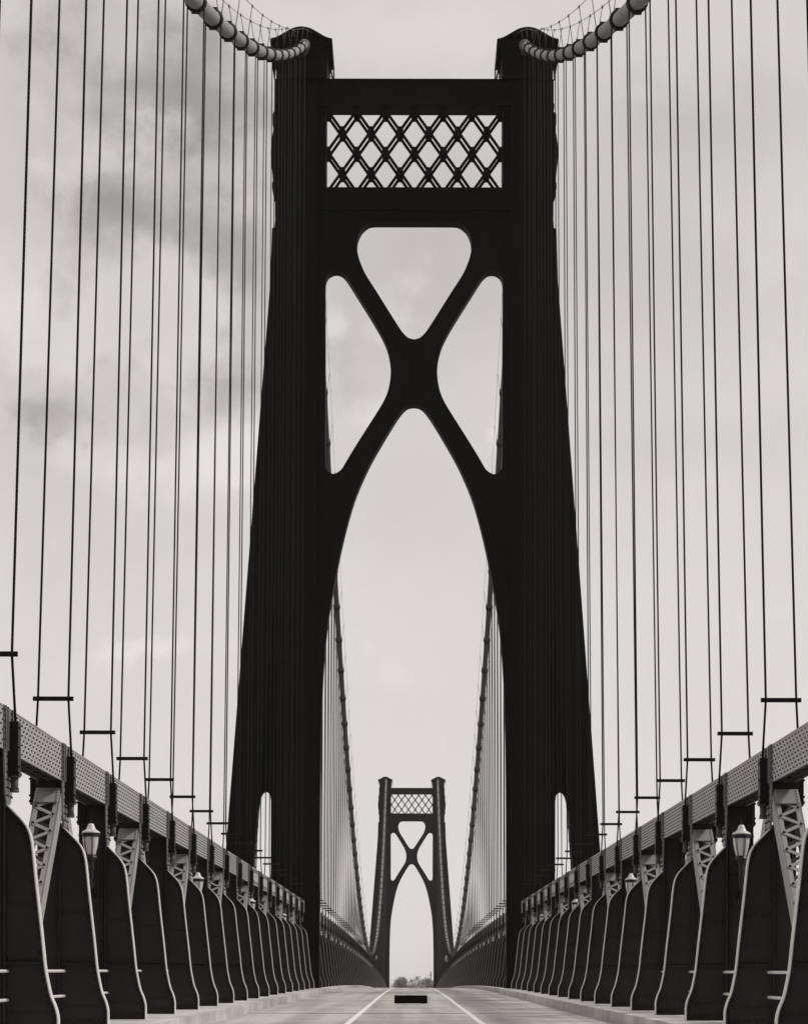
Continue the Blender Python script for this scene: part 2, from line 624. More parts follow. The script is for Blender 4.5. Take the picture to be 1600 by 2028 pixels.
# low black board on the road
t = thing('road_barrier', 'low black rectangular barrier standing across the middle lane', 'barrier', (-0.107, 92.0, zf(92) + ROAD))
mb = MB()
mb.prism([(-0.64, 0.012), (0.64, 0.012), (0.635, 0.31), (0.62, 0.325), (-0.62, 0.325), (-0.635, 0.31)], -0.06, 0.06)
mb.build('board', M_BLACK, t)
for x in (-0.5, 0.5):
    MB().prism([(x - 0.05, 0.0), (x + 0.05, 0.0), (x + 0.04, 0.011), (x - 0.04, 0.011)], -0.22, 0.22).build('foot', M_BLACK, t)

# ------------------------------------------------------------------ towers


def TX(px, y, d=D1):
    """pixel column of the photograph to X on the near tower's front plane"""
    return (px - (815.3 + 5.5 * (1950 - y) / 1800)) / (4720 / d)


def TZ(y, d=D1 + 0.35):
    return (1993 - y) * d / 4720


def mirror(pts):
    return [(-x, z) for x, z in pts]


def tower(y0, label, group):
    root = thing('suspension_tower', label, 'bridge tower', (0, y0, 0), group)
    # --- the portal plate with its openings (outlines in metres, right half positive)
    def P(px, y):
        return (-TX(px, y), TZ(y))      # left-hand pixel mirrored to the right half
    # upper triangular opening (left half traced, then mirrored)
    half = smooth_path([P(760, 438), P(738, 438.5), P(727, 442), P(716, 452), P(709, 466), P(706, 484), P(708, 503), P(714, 522), P(724, 544),
                        P(745, 577), P(770, 617), P(790, 648.5), P(799, 660.5), P(808, 668.5), P(819.5, 671.8)], 4)
    tri = half + [(-x, z) for x, z in half[::-1]]
    # side openings
    sd = smooth_path([P(643, 700), P(643, 600), P(643.2, 562), P(645, 549), P(651, 540), P(661, 535.3), P(671, 536), P(679, 541), P(688, 552),
                      P(710, 587), P(735, 627), P(754, 660), P(764, 682), P(770.5, 706), P(773, 733), P(770.5, 760), P(764, 783), P(752, 806),
                      P(726, 847), P(700, 888), P(682, 918), P(676, 928), P(668, 935), P(660, 938.5), P(652, 936), P(645.5, 930), P(643, 920), P(642.5, 880), P(643, 800)], 4)
    # big arch
    ar = smooth_path([P(818.5, 799.5), P(809, 801), P(801, 806), P(793, 815), P(780, 834), P(754, 877), P(729, 922), P(704.5, 978), P(688, 1031),
                      P(674, 1088), P(664, 1137.5), P(657, 1175), P(648, 1230), P(642.5, 1280), P(638, 1338), P(635.5, 1393), P(633.6, 1448),
                      P(632.0, 1531), P(631.0, 1614), P(630.6, 1683), P(630.2, 1752), P(630, 1960)], 4)
    arch = ar + [(ar[-1][0], -2.0), (-ar[-1][0], -2.0)] + [(-x, z) for x, z in ar[::-1]]
    xw = 5.95
    plates = []
    zt = TZ(416)
    # outer border goes down both sides of the arch: the arch cuts through the bottom edge
    outer = [(-xw, -1.5), (-xw, zt), (xw, zt), (xw, -1.5)] + [(ar[-1][0], -1.5)] + ar[::-1] + [(-x, z) for x, z in ar[1:]] + [(-ar[-1][0], -1.5)]
    holes = [tri, sd, mirror(sd)]
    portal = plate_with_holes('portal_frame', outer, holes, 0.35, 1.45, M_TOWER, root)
    # riveted rims round the openings, a little proud of the front
    rim = MB()

    def rimline(path, closed, w=0.16):
        n = len(path)
        pts = [Vector((x, 0, z)) for x, z in path]
        for i in range(n if closed else n - 1):
            a, b = pts[i], pts[(i + 1) % n]
            if (b - a).length < 1e-4:
                continue
            rim.bar((a.x, 0.33, a.z), (b.x, 0.33, b.z), 0.03, w, up=(0, 1, 0))
    lc = MB()
    for e in (-1, 1):
        run = [Vector((e * x, 0, z)) for x, z in ar if z > 2]
        tot = 0.0
        pts = []
        for a, b in zip(run, run[1:]):
            L = (b - a).length
            while tot <= L:
                if L > 0:
                    pts.append((a + (b - a) * (tot / L), (b - a).normalized()))
                tot += 0.42
            tot -= L
        for i, ((pa, ta), (pb, tb)) in enumerate(zip(pts[3:], pts[4:])):
            na = Vector((-ta.z, 0, ta.x)) * (0.012 * (-1 if e > 0 else 1))
            ya, yb = (0.45, 1.35) if i % 2 else (1.35, 0.45)
            lc.bar((pa.x - na.x, ya, pa.z - na.z), (pb.x - na.x, yb, pb.z - na.z), 0.10, 0.02, up=na.normalized())
    lc.build('lacing', M_LACE, root)  # pale bars: sky glimpsed through the lacing is put into their colour
    # struts
    MB().box(-5.85, 5.85, 0.18, 1.75, TZ(415.5), TZ(373.5)).box(-5.85, 5.85, 0.10, 0.18, TZ(378), TZ(373.0)).box(-5.85, 5.85, 0.10, 0.18, TZ(415.9), TZ(411)).build('lower_strut', M_TOWER, root)
    MB().box(-5.85, 5.85, 0.18, 1.75, TZ(210), TZ(158.5)).box(-5.85, 5.85, 0.10, 0.18, TZ(163), TZ(158)).box(-5.85, 5.85, 0.10, 0.18, TZ(210.4), TZ(205)).build('upper_strut', M_TOWER, root)
    # lattice of crossed bars, front and rear plane
    zn = [TZ(y) for y in (217.5, 257.5, 298, 338.5, 379)]
    zlo, zhi = TZ(372), TZ(211)
    sx = 0.852
    for yy in (0.40, 1.50):
        lb = MB()
        slope = (zn[0] - zn[4]) / 4 / sx
        xm = 5.6
        for s in (-1, 1):
            for c in range(-14, 15):
                # line x = sx*(2c) at z = zn[0], going s*slope
                x0 = 2 * sx * c
                pts = []
                for z in (zhi, zlo):
                    pts.append((x0 + s * (zn[0] - z) / slope, z))
                (xa, za), (xb, zb) = pts
                if max(xa, xb) < -xm or min(xa, xb) > xm:
                    continue

                def clip(x, z, ox, oz):
                    if abs(x) <= xm:
                        return x, z
                    tgt = xm if x > 0 else -xm
                    return tgt, z + (oz - z) * (tgt - x) / (ox - x)
                A = clip(xa, za, xb, zb)
                B = clip(xb, zb, xa, za)
                dy = 0.012 * s
                lb.bar((A[0], yy + dy, A[1]), (B[0], yy + dy, B[1]), 0.175, 0.02, up=(0, 1, 0))
                lb.bar((A[0], yy + dy + 0.03, A[1]), (B[0], yy + dy + 0.03, B[1]), 0.03, 0.05, up=(0, 1, 0))
        for r, z in enumerate(zn):
            for c in range(-7, 8):
                x = sx * c
                if (c + r) % 2 == 0 and abs(x) < xm:
                    q = [(-0.10, 0.25), (0.10, 0.25), (0.19, 0.07), (0.19, -0.07), (0.10, -0.25), (-0.10, -0.25), (-0.19, -0.07), (-0.19, 0.07)]
                    poly = [(x + a, min(max(z + b, zlo - 0.05), zhi + 0.05)) for a, b in q]
                    poly = clean(poly)
                    lb.prism(poly, yy - 0.05, yy + 0.05)
        lb.build('lattice_panel', M_TOWER, root)
    # --- legs
    for s in (-1, 1):
        X = lambda v: s * v
        leg = MB()

        def slab(xa, xb, za, zb, ya, yb, xa2=None, xb2=None, mi=0):
            """upright block, optionally with other x limits at the top"""
            xa2 = xa if xa2 is None else xa2
            xb2 = xb if xb2 is None else xb2
            poly = [(X(xa), za), (X(xb), za), (X(xb2), zb), (X(xa2), zb)]
            leg.prism(poly, ya, yb, mi)
        slab(5.90, 8.04, -44, 54.45, 0.0, 2.9, 5.68, 8.13)          # main box
        slab(5.90, 6.02, -44, 54.4, -0.05, 0.0, 5.68, 5.80)          # edge angles
        slab(7.50, 7.58, -44, 54.4, -0.03, 0.0, 7.60, 7.68)
        slab(7.92, 8.04, -44, 54.4, -0.05, 0.0, 8.01, 8.13)
        slab(5.20, 5.80, TZ(430), 54.45, 0.40, 2.4)                  # inner return beside the lattice
        for z in (6.5, 13.5, 20.5, 27.5, 34, 40.5, 47.5):            # splice plates
            leg.box(X(5.95), X(7.98), -0.02, 0.0, z, z + 0.25)
        for z in range(3, 54):
            for zz in (z, z + 0.5):
                t = (zz + 44) / 98.45
                for xr in (5.96 - 0.22 * t, 7.54 + 0.10 * t, 7.98 + 0.09 * t):
                    leg.rivet((X(xr), -0.05 if xr > 7.8 or xr < 6.2 else -0.03, zz), (0, -1, 0), 0.045, 0.04, n=5)
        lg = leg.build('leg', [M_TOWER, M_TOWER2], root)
        # raking outer brace
        def xo(z):
            return 8.16 + (46.4 - z) * 0.0762
        br = MB()
        br.prism([(X(xo(46.4)), 46.4), (X(xo(-44)), -44), (X(xo(-44) - 1.68), -44), (X(6.6), 46.4)], 0.06, 2.8)
        br.prism([(X(xo(46.4)), 46.4), (X(xo(-44)), -44), (X(xo(-44) - 0.12), -44), (X(xo(46.4) - 0.12), 46.4)], 0.02, 0.06)
        br.prism([(X(xo(42) - 1.56), 42), (X(xo(-44) - 1.56), -44), (X(xo(-44) - 1.68), -44), (X(xo(42) - 1.68), 42)], 0.02, 0.06)
        br.build('outer_brace', M_TOWER, lg)
        # recessed web between post and brace, with its arched opening at deck level
        zi = lambda z: xo(z) - 1.6
        web = [(8.0, 46.0), (8.0, -3.0), (8.40, -3.0), (8.40, 12.1), (8.44, 12.42), (8.55, 12.6), (8.7, 12.68), (8.86, 12.6), (9.0, 12.36), (9.07, 12.05), (9.1, 11.7), (9.35, 11.2), (zi(11.0) + 0.2, 11.0), (8.4, 46.0)]
        MB().prism([(X(a), b) for a, b in web], 0.8, 1.5).build('recessed_web', M_TOWER2, lg)
        # lacing seen on the reveal of the brace, beside the opening
        lc = MB()
        z = -1.0
        while z < 11:
            lc.bar((X(xo(z) - 1.70), 0.4, z), (X(xo(z + 0.4) - 1.70), 1.6, z + 0.4), 0.06, 0.02, up=(1, 0, 0))
            lc.bar((X(xo(z + 0.4) - 1.71), 1.6, z + 0.4), (X(xo(z + 0.8) - 1.71), 0.4, z + 0.8), 0.06, 0.02, up=(1, 0, 0))
            z += 0.8
        lc.build('lacing', M_LACE, lg)
        # ornaments on the outer side of the head
        orn = MB()
        for (a, b, x) in ((155, 203, 8.2), (203, 211, 8.24), (220, 249, 8.32), (224, 244, 8.36), (355, 376, 8.34), (360, 372, 8.38), (376, 428, 8.2)):
            orn.box(X(7.9), X(x), 0.4, 2.4, TZ(b), TZ(a))
        pr = [(7.9, TZ(252)), (8.30, TZ(252)), (8.36, TZ(262)), (8.44, TZ(280)), (8.47, TZ(300)), (8.44, TZ(322)), (8.36, TZ(340)), (8.30, TZ(349)), (7.9, TZ(349))]
        orn.prism([(X(a), b) for a, b in pr], 0.5, 2.3)
        for yy in range(258, 346, 8):
            orn.box(X(8.2), X(8.50 - abs(yy - 300) * 0.0028), 1.1, 1.7, TZ(yy + 4), TZ(yy))
        orn.build('ornament', M_TOWER, lg)
        # saddle housing and its ogee roof
        cx = 6.62
        hs = MB()
        prof = smooth_path([(1.49, 54.45), (1.49, 55.1), (1.53, 55.7), (1.60, 56.2), (1.72, 56.6)], 4)
        poly = [(X(cx + a), b) for a, b in prof] + [(X(cx - a), b) for a, b in prof[::-1]]
        hs.prism(poly, -0.25, 3.2)
        hs.build('saddle_housing', M_TOWER, lg)
        rf = MB()
        top = smooth_path([(-1.80, 56.60), (-1.62, 56.64), (-1.35, 56.74), (-0.95, 56.97), (-0.5, 57.21), (0, 57.30), (0.5, 57.21), (0.95, 56.97), (1.35, 56.74), (1.62, 56.64), (1.80, 56.60)], 4)
        low = [(a, min(b - 0.16, 57.0)) for a, b in top]
        rf.prism([(X(cx + a), b) for a, b in top] + [(X(cx + a), b) for a, b in low[::-1]], -0.7, 3.7)
        rf.prism([(X(cx + a), min(b, 56.95) - 0.12) for a, b in top] + [(X(cx + a), 56.30) for a in (1.55, -1.55)], -0.35, 3.35)
        for e in (-1, 1):
            rf.prism([(X(cx + e * 1.70), 56.58), (X(cx + e * 1.80), 56.58), (X(cx + e * 1.82), 55.75), (X(cx + e * 1.76), 55.75)], -0.3, 3.4)
        rf.build('roof_cap', M_TOWER, lg)
        # ladder stays from the housing down to the upper strut
        ld = MB()
        ld.tube([(X(5.02), 0.9, 55.75), (X(4.72), 0.9, 54.45)], 0.035, 6)
        ld.tube([(X(5.02), 1.4, 55.75), (X(4.72), 1.4, 54.45)], 0.035, 6)
        for q in range(6):
            u = q / 5.5 + 0.05
            ld.tube([(X(5.02 - 0.3 * u), 0.9, 55.75 - 1.3 * u), (X(5.02 - 0.3 * u), 1.4, 55.75 - 1.3 * u)], 0.018, 5)
        ld.box(X(4.80), X(4.99), 0.9, 0.93, 54.95, 55.0)
        ld.build('ladder', M_TOWER2, lg)
    return root


near = tower(D1, 'near bridge tower, tall black silhouette filling the middle of the picture', 'suspension towers')
far = copy_tree(near)
far.location = (0, D2, 0)
far['label'] = 'far bridge tower, small and hazier, framed by the big arch of the near tower'

# ------------------------------------------------------------------ main cables
# one clamp on the cable (axis along local Y)
bmb = MB()
bmb.tube([(0, -0.17, 0), (0, 0.17, 0)], 0.27, 16)
for y in (-0.17, 0.12):
    bmb.tube([(0, y, 0), (0, y + 0.05, 0)], 0.305, 16)
for q in (-0.09, 0.09):
    for zz in (-1, 1):
        bmb.box(-0.13, 0.13, q - 0.035, q + 0.035, zz * 0.25 if zz > 0 else -0.325, 0.325 if zz > 0 else -0.25)
BAND = bmb.mesh('cable_band', M_BAND)

for s in (-1, 1):
    d0 = -90.0
    cx, cz = cable(d0)
    root = thing('main_cable', 'thick grey main cable hung over both towers on the %s' % SIDE[s], 'main cable', (s * cx, d0, cz), 'main cables')
    org = root.location[:]
    for a, b, m in ((d0, 141.5, M_CABLE), (141.5, 832, M_CABLE2)):
        n = int((b - a) / 2.5)
        dd = [a + (b - a) * i / n for i in range(n + 1)]
        MB().tube([(s * cable(d)[0], d, cable(d)[1]) for d in dd], 0.225, 16).build('cable_strand', m, root, origin=org)
    for k in SIDE_K[2:] + MAIN_K:
        d = panel_d(k)
        x, z = cable(d)
        x2, z2 = cable(d + 0.5)
        x1, z1 = cable(d - 0.5)
        o = link('cable_band', BAND, root, (s * x - org[0], d - org[1], z - org[2]))
        o.rotation_euler = (math.atan2(z2 - z1, 1.0), 0, 0)
    # hand ropes on thin stanchions
    for e in (-1, 1):
        hr = MB()
        pts = []
        for k in range(-2, 90):
            d = panel_d(k)
            if 138.5 < d < 143.5 or d > 592:
                continue
            x, z = cable(d)
            zz = z + (1.25 if abs(d - D1) > 6 else 1.0)
            p = Vector((s * x + e * 0.42, d, zz))
            pts.append(p)
            hr.tube([(s * x + e * 0.25, d, z + 0.1), p + Vector((0, 0, 0.06))], 0.014, 5)
            hr.tube([p - Vector((0, 0, 0.05)), p + Vector((0, 0, 0.05))], 0.03, 5)
        ins = [q for q in pts if q.y < D1]
        hr.tube(ins + [Vector((ins[-1].x, D1 - 0.8, cable(D1 - 0.8)[1] + 0.75))], 0.012, 5)
        hr.tube([q for q in pts if q.y > D1], 0.009, 5)
        hr.build('hand_rope', M_BAND, root, origin=org)
    # collars where the cable enters the saddle housings
    for d in (D1 - 0.75, D2 - 0.75):
        x, z = cable(d)
        o = MB().tube([(0, -0.25, 0), (0, 0.1, 0), (0, 0.45, 0)], [0.27, 0.33, 0.36], 16).build('cable_collar', M_CABLE, root, (s * x - org[0], d - org[1], z - org[2]))
        o.rotation_euler = (0.4 if d < 300 else 0.4, 0, 0)

# ------------------------------------------------------------------ hangers (twin wire ropes, spreader bar, sockets)


def socket_mesh():
    mb = MB()
    mb.box(-0.075, 0.075, -0.13, 0.13, -0.80, 0.0)
    mb.box(-0.09, 0.09, -0.15, 0.15, -0.83, -0.78)
    mb.tube([(0, 0, -0.83), (0, 0, -0.86)], 0.095, 12, 1)
    mb.tube([(0, 0, -0.86), (0, 0, -1.0), (0, 0, -1.06)], [0.065, 0.058, 0.072], 12, 1)
    mb.tube([(0, 0, -1.06), (0, 0, -1.09)], 0.072, 12, 1)
    for q in (-1, 1):
        for z in (-0.1, -0.4, -0.7):
            mb.tube([(0.07 * q, -0.1, z), (0.1 * q, -0.1, z)], 0.018, 6)
    return mb.mesh('socket', [M_HANG, M_SOCK])


SOCKET = socket_mesh()
bb = MB()
bb.box(-0.365, 0.365, -0.03, 0.03, -0.038, 0.038)
for x in (-0.275, 0.275):
    bb.box(x - 0.05, x + 0.05, -0.055, 0.055, -0.03, 0.03)
    bb.tube([(x, -0.055, 0), (x, -0.075, 0)], 0.022, 6)
for x in (-0.34, 0.34):
    bb.tube([(x, -0.03, 0), (x, -0.05, 0)], 0.018, 6)
BAR = bb.mesh('spreader_bar', M_HANG)


def hanger(k, s, label, group):
    d = panel_d(k)
    f = zf(d)
    cx, cz = cable(d)
    hc = cz - f
    if hc < 5.35:
        return None
    root = thing('hanger', label, 'hanger', (s * 6.58, d, f + 4.87), group)
    L = lambda x, z: (s * x - s * 6.58, 0, z - (f + 4.87))
    for e in (-1, 1):
        pts = [L(cx + e * 0.235, cz - 0.02)]
        n = 3 if k < 17 else 1
        if hc > 6.5:
            top = pts[0]
            bot = L(6.58 + e * 0.275, f + 5.93)
            pts += [tuple(top[i] + (bot[i] - top[i]) * j / n for i in range(3)) for j in range(1, n + 1)]
        pts.append(L(6.58 + e * 0.335, f + 4.82))
        MB().tube(pts, 0.021 if k < 17 else 0.033, 8 if k < 17 else 5).build('rope', M_ROPE, root)
        link('socket', SOCKET, root, L(6.58 + e * 0.32, f + 4.87))
    if hc > 6.5:
        link('spreader_bar', BAR, root, L(6.58, f + 5.93))
    return root


for s in (-1, 1):
    ks = [k for k in SIDE_K if k >= -2]
    for i, k in enumerate(ks):
        lab = 'twin rope hanger with spreader bar, %s from the camera on the %s' % (ORD[i], SIDE[s])
        hanger(k, s, lab, 'hangers before the near tower')
    for k in MAIN_K:
        hanger(k, s, 'fine twin rope hanger in the dense %s row beyond the near tower' % SIDE[s], 'hangers of the main span on the %s' % SIDE[s])

# ------------------------------------------------------------------ knee brackets
PROF = [(5.58, 0.0), (5.58, 0.15), (5.585, 0.3), (5.625, 0.455), (5.69, 0.615), (5.745, 0.857), (5.785, 1.094), (5.83, 1.53), (5.88, 1.97),
        (5.93, 2.41), (5.974, 2.85), (6.005, 3.06), (6.05, 3.20), (6.12, 3.31), (6.24, 3.44), (6.40, 3.60)]
PROF_S = smooth_path(PROF, 4)


def bracket_meshes(s, fw=0.115):
    web = MB()
    poly = PROF_S + [(6.44, 3.66), (6.44, 4.0), (6.86, 4.0), (6.86, -0.5), (5.58, -0.5)]
    web.prism([(s * a, b) for a, b in poly], -0.012, 0.012)
    # stiffener angle, seam angle
    web.box(s * 6.44, s * 6.46, -0.10, -0.012, 0.0, 3.62)
    web.box(s * 6.46, s * 6.53, -0.028, -0.012, 0.0, 3.62)
    web.box(s * 5.80, s * 6.43, -0.09, -0.012, 1.12, 1.14)
    web.box(s * 5.80, s * 6.43, -0.026, -0.012, 1.14, 1.24)
    web.box(s * 6.54, s * 6.85, -0.09, -0.012, 1.12, 1.14)
    web.box(s * 6.54, s * 6.85, -0.026, -0.012, 1.14, 1.24)
    rv = lambda x, z, y=-0.012: web.rivet((s * x, y, z), (0, -1, 0), 0.031, 0.032)
    x = 5.86
    while x < 6.42:
        rv(x, 1.19, -0.026)
        x += 0.08
    z = 0.05
    while z < 3.5:
        rv(6.50, z, -0.028)
        z += 0.13
    x = 5.68
    while x < 6.42:
        rv(x, 0.36)
        rv(x, 0.12)
        x += 0.085
    x = 5.95
    while x < 6.42:
        rv(x, 2.05)
        x += 0.085
    for i in range(2, len(PROF_S) - 2, 2):
        a, b = PROF_S[i]
        t = Vector((PROF_S[i + 1][0] - PROF_S[i - 1][0], PROF_S[i + 1][1] - PROF_S[i - 1][1])).normalized()
        rv(a + t.y * 0.07, b - t.x * 0.07)
    fl = MB()
    pts = PROF_S
    n = len(pts)
    off = []
    for i in range(n):
        a, b = pts[max(i - 1, 0)], pts[min(i + 1, n - 1)]
        t = Vector((b[0] - a[0], b[1] - a[1])).normalized()
        off.append((pts[i][0] - t.y * 0.018, pts[i][1] + t.x * 0.018))
    vs, fs = [], []
    for i in range(n):
        (xa, za), (xb, zb) = pts[i], off[i]
        vs += [(s * xa, -fw, za), (s * xb, -fw, zb), (s * xb, fw, zb), (s * xa, fw, za)]
    for i in range(n - 1):
        a, b = 4 * i, 4 * i + 4
        for j in range(4):
            j2 = (j + 1) % 4
            fs.append((a + j, a + j2, b + j2, b + j))
    fs += [(3, 2, 1, 0), (4 * n - 4, 4 * n - 3, 4 * n - 2, 4 * n - 1)]
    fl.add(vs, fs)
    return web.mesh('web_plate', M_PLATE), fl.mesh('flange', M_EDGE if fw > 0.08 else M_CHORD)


for s in (-1, 1):
    WEB, FLG = bracket_meshes(s)
    FLG2 = bracket_meshes(s, 0.05)[1]
    ks = [k for k in SIDE_K if k >= -2]
    for i, k in enumerate(ks):
        d = panel_d(k)
        lab = 'dark bracket plate with pale curved edge, %s from the camera on the %s' % (ORD[i], SIDE[s])
        r = thing('knee_bracket', lab, 'bracket', (0, d, zf(d)), 'knee brackets before the near tower')
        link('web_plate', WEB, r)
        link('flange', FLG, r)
    for k in MAIN_K:
        d = panel_d(k)
        r = thing('knee_bracket', 'small dark bracket with thin pale edge, %s row beyond the near tower' % SIDE[s], 'bracket', (0, d, zf(d)), 'knee brackets of the main span on the %s' % SIDE[s])
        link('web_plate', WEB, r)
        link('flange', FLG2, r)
    # pipe railing through the brackets
    rt = thing('pipe_railing', 'pale two pipe railing running through the brackets on the %s' % SIDE[s], 'railing', (s * 6.36, 20, zf(20)), 'pipe railings')
    for h in (1.0, 0.55):
        MB().tube([(s * 6.36, panel_d(k), zf(panel_d(k)) + h) for k in range(-4, 16)], 0.026, 8).build('rail', M_EDGE, rt, origin=(s * 6.36, 20, zf(20)))

# ------------------------------------------------------------------ stiffening trusses
CH0, CH1 = 4.42, 5.07
XI, XO = 6.36, 6.80


def band_along(mb, s, x0, x1, h0, h1, dds, mi=0):
    vs, fs = [], []
    for d in dds:
        z = zf(d)
        vs += [(s * x0, d, z + h0), (s * x1, d, z + h0), (s * x1, d, z + h1), (s * x0, d, z + h1)]
    n = len(dds)
    for i in range(n - 1):
        a, b = 4 * i, 4 * i + 4
        for j in range(4):
            j2 = (j + 1) % 4
            fs.append((a + j, a + j2, b + j2, b + j))
    fs += [(3, 2, 1, 0), (4 * n - 4, 4 * n - 3, 4 * n - 2, 4 * n - 1)]
    mb.add(vs, fs, mi)


def laced_member(s, a, b, rivets=True):
    """laced strut in the truss plane from a = (d, z) to b = (d, z)"""
    mb = MB()
    A, B = Vector((0, a[0], a[1])), Vector((0, b[0], b[1]))
    t = (B - A).normalized()
    nrm = Vector((0, -t.z, t.y))          # in-plane normal
    L = (B - A).length
    for x0, x1 in ((XI + 0.014, XI + 0.044), (XO + 0.02, XO + 0.05)):
        xm = s * (x0 + x1) / 2
        mb.bar((xm, A.y, A.z), (xm, B.y, B.z), 0.03, 0.32, up=nrm)
        for e in (-1, 1):                 # channel flanges
            q = nrm * 0.15 * e
            xin = xm + (s * 0.045 if x0 < 6.5 else -s * 0.045)
            mb.bar((xin, A.y + q.y, A.z + q.z), (xin, B.y + q.y, B.z + q.z), 0.10, 0.02, up=nrm)
    for e in (-1, 1):
        q = nrm * 0.168 * e
        u = 0.25
        k = 0
        while u < L - 0.4:
            p = A + t * u + q
            r = A + t * (u + 0.22) + q
            xa, xb = (s * (XI + 0.09), s * (XO - 0.02)) if k % 2 == 0 else (s * (XO - 0.02), s * (XI + 0.09))
            mb.bar((xa, p.y, p.z), (xb, r.y, r.z), 0.07, 0.014, up=nrm)
            if rivets:
                mb.rivet((xb, r.y + nrm.y * 0.008 * e, r.z + nrm.z * 0.008 * e), nrm * e, 0.028, 0.03, 1)
            u += 0.235
            k += 1
    return mb


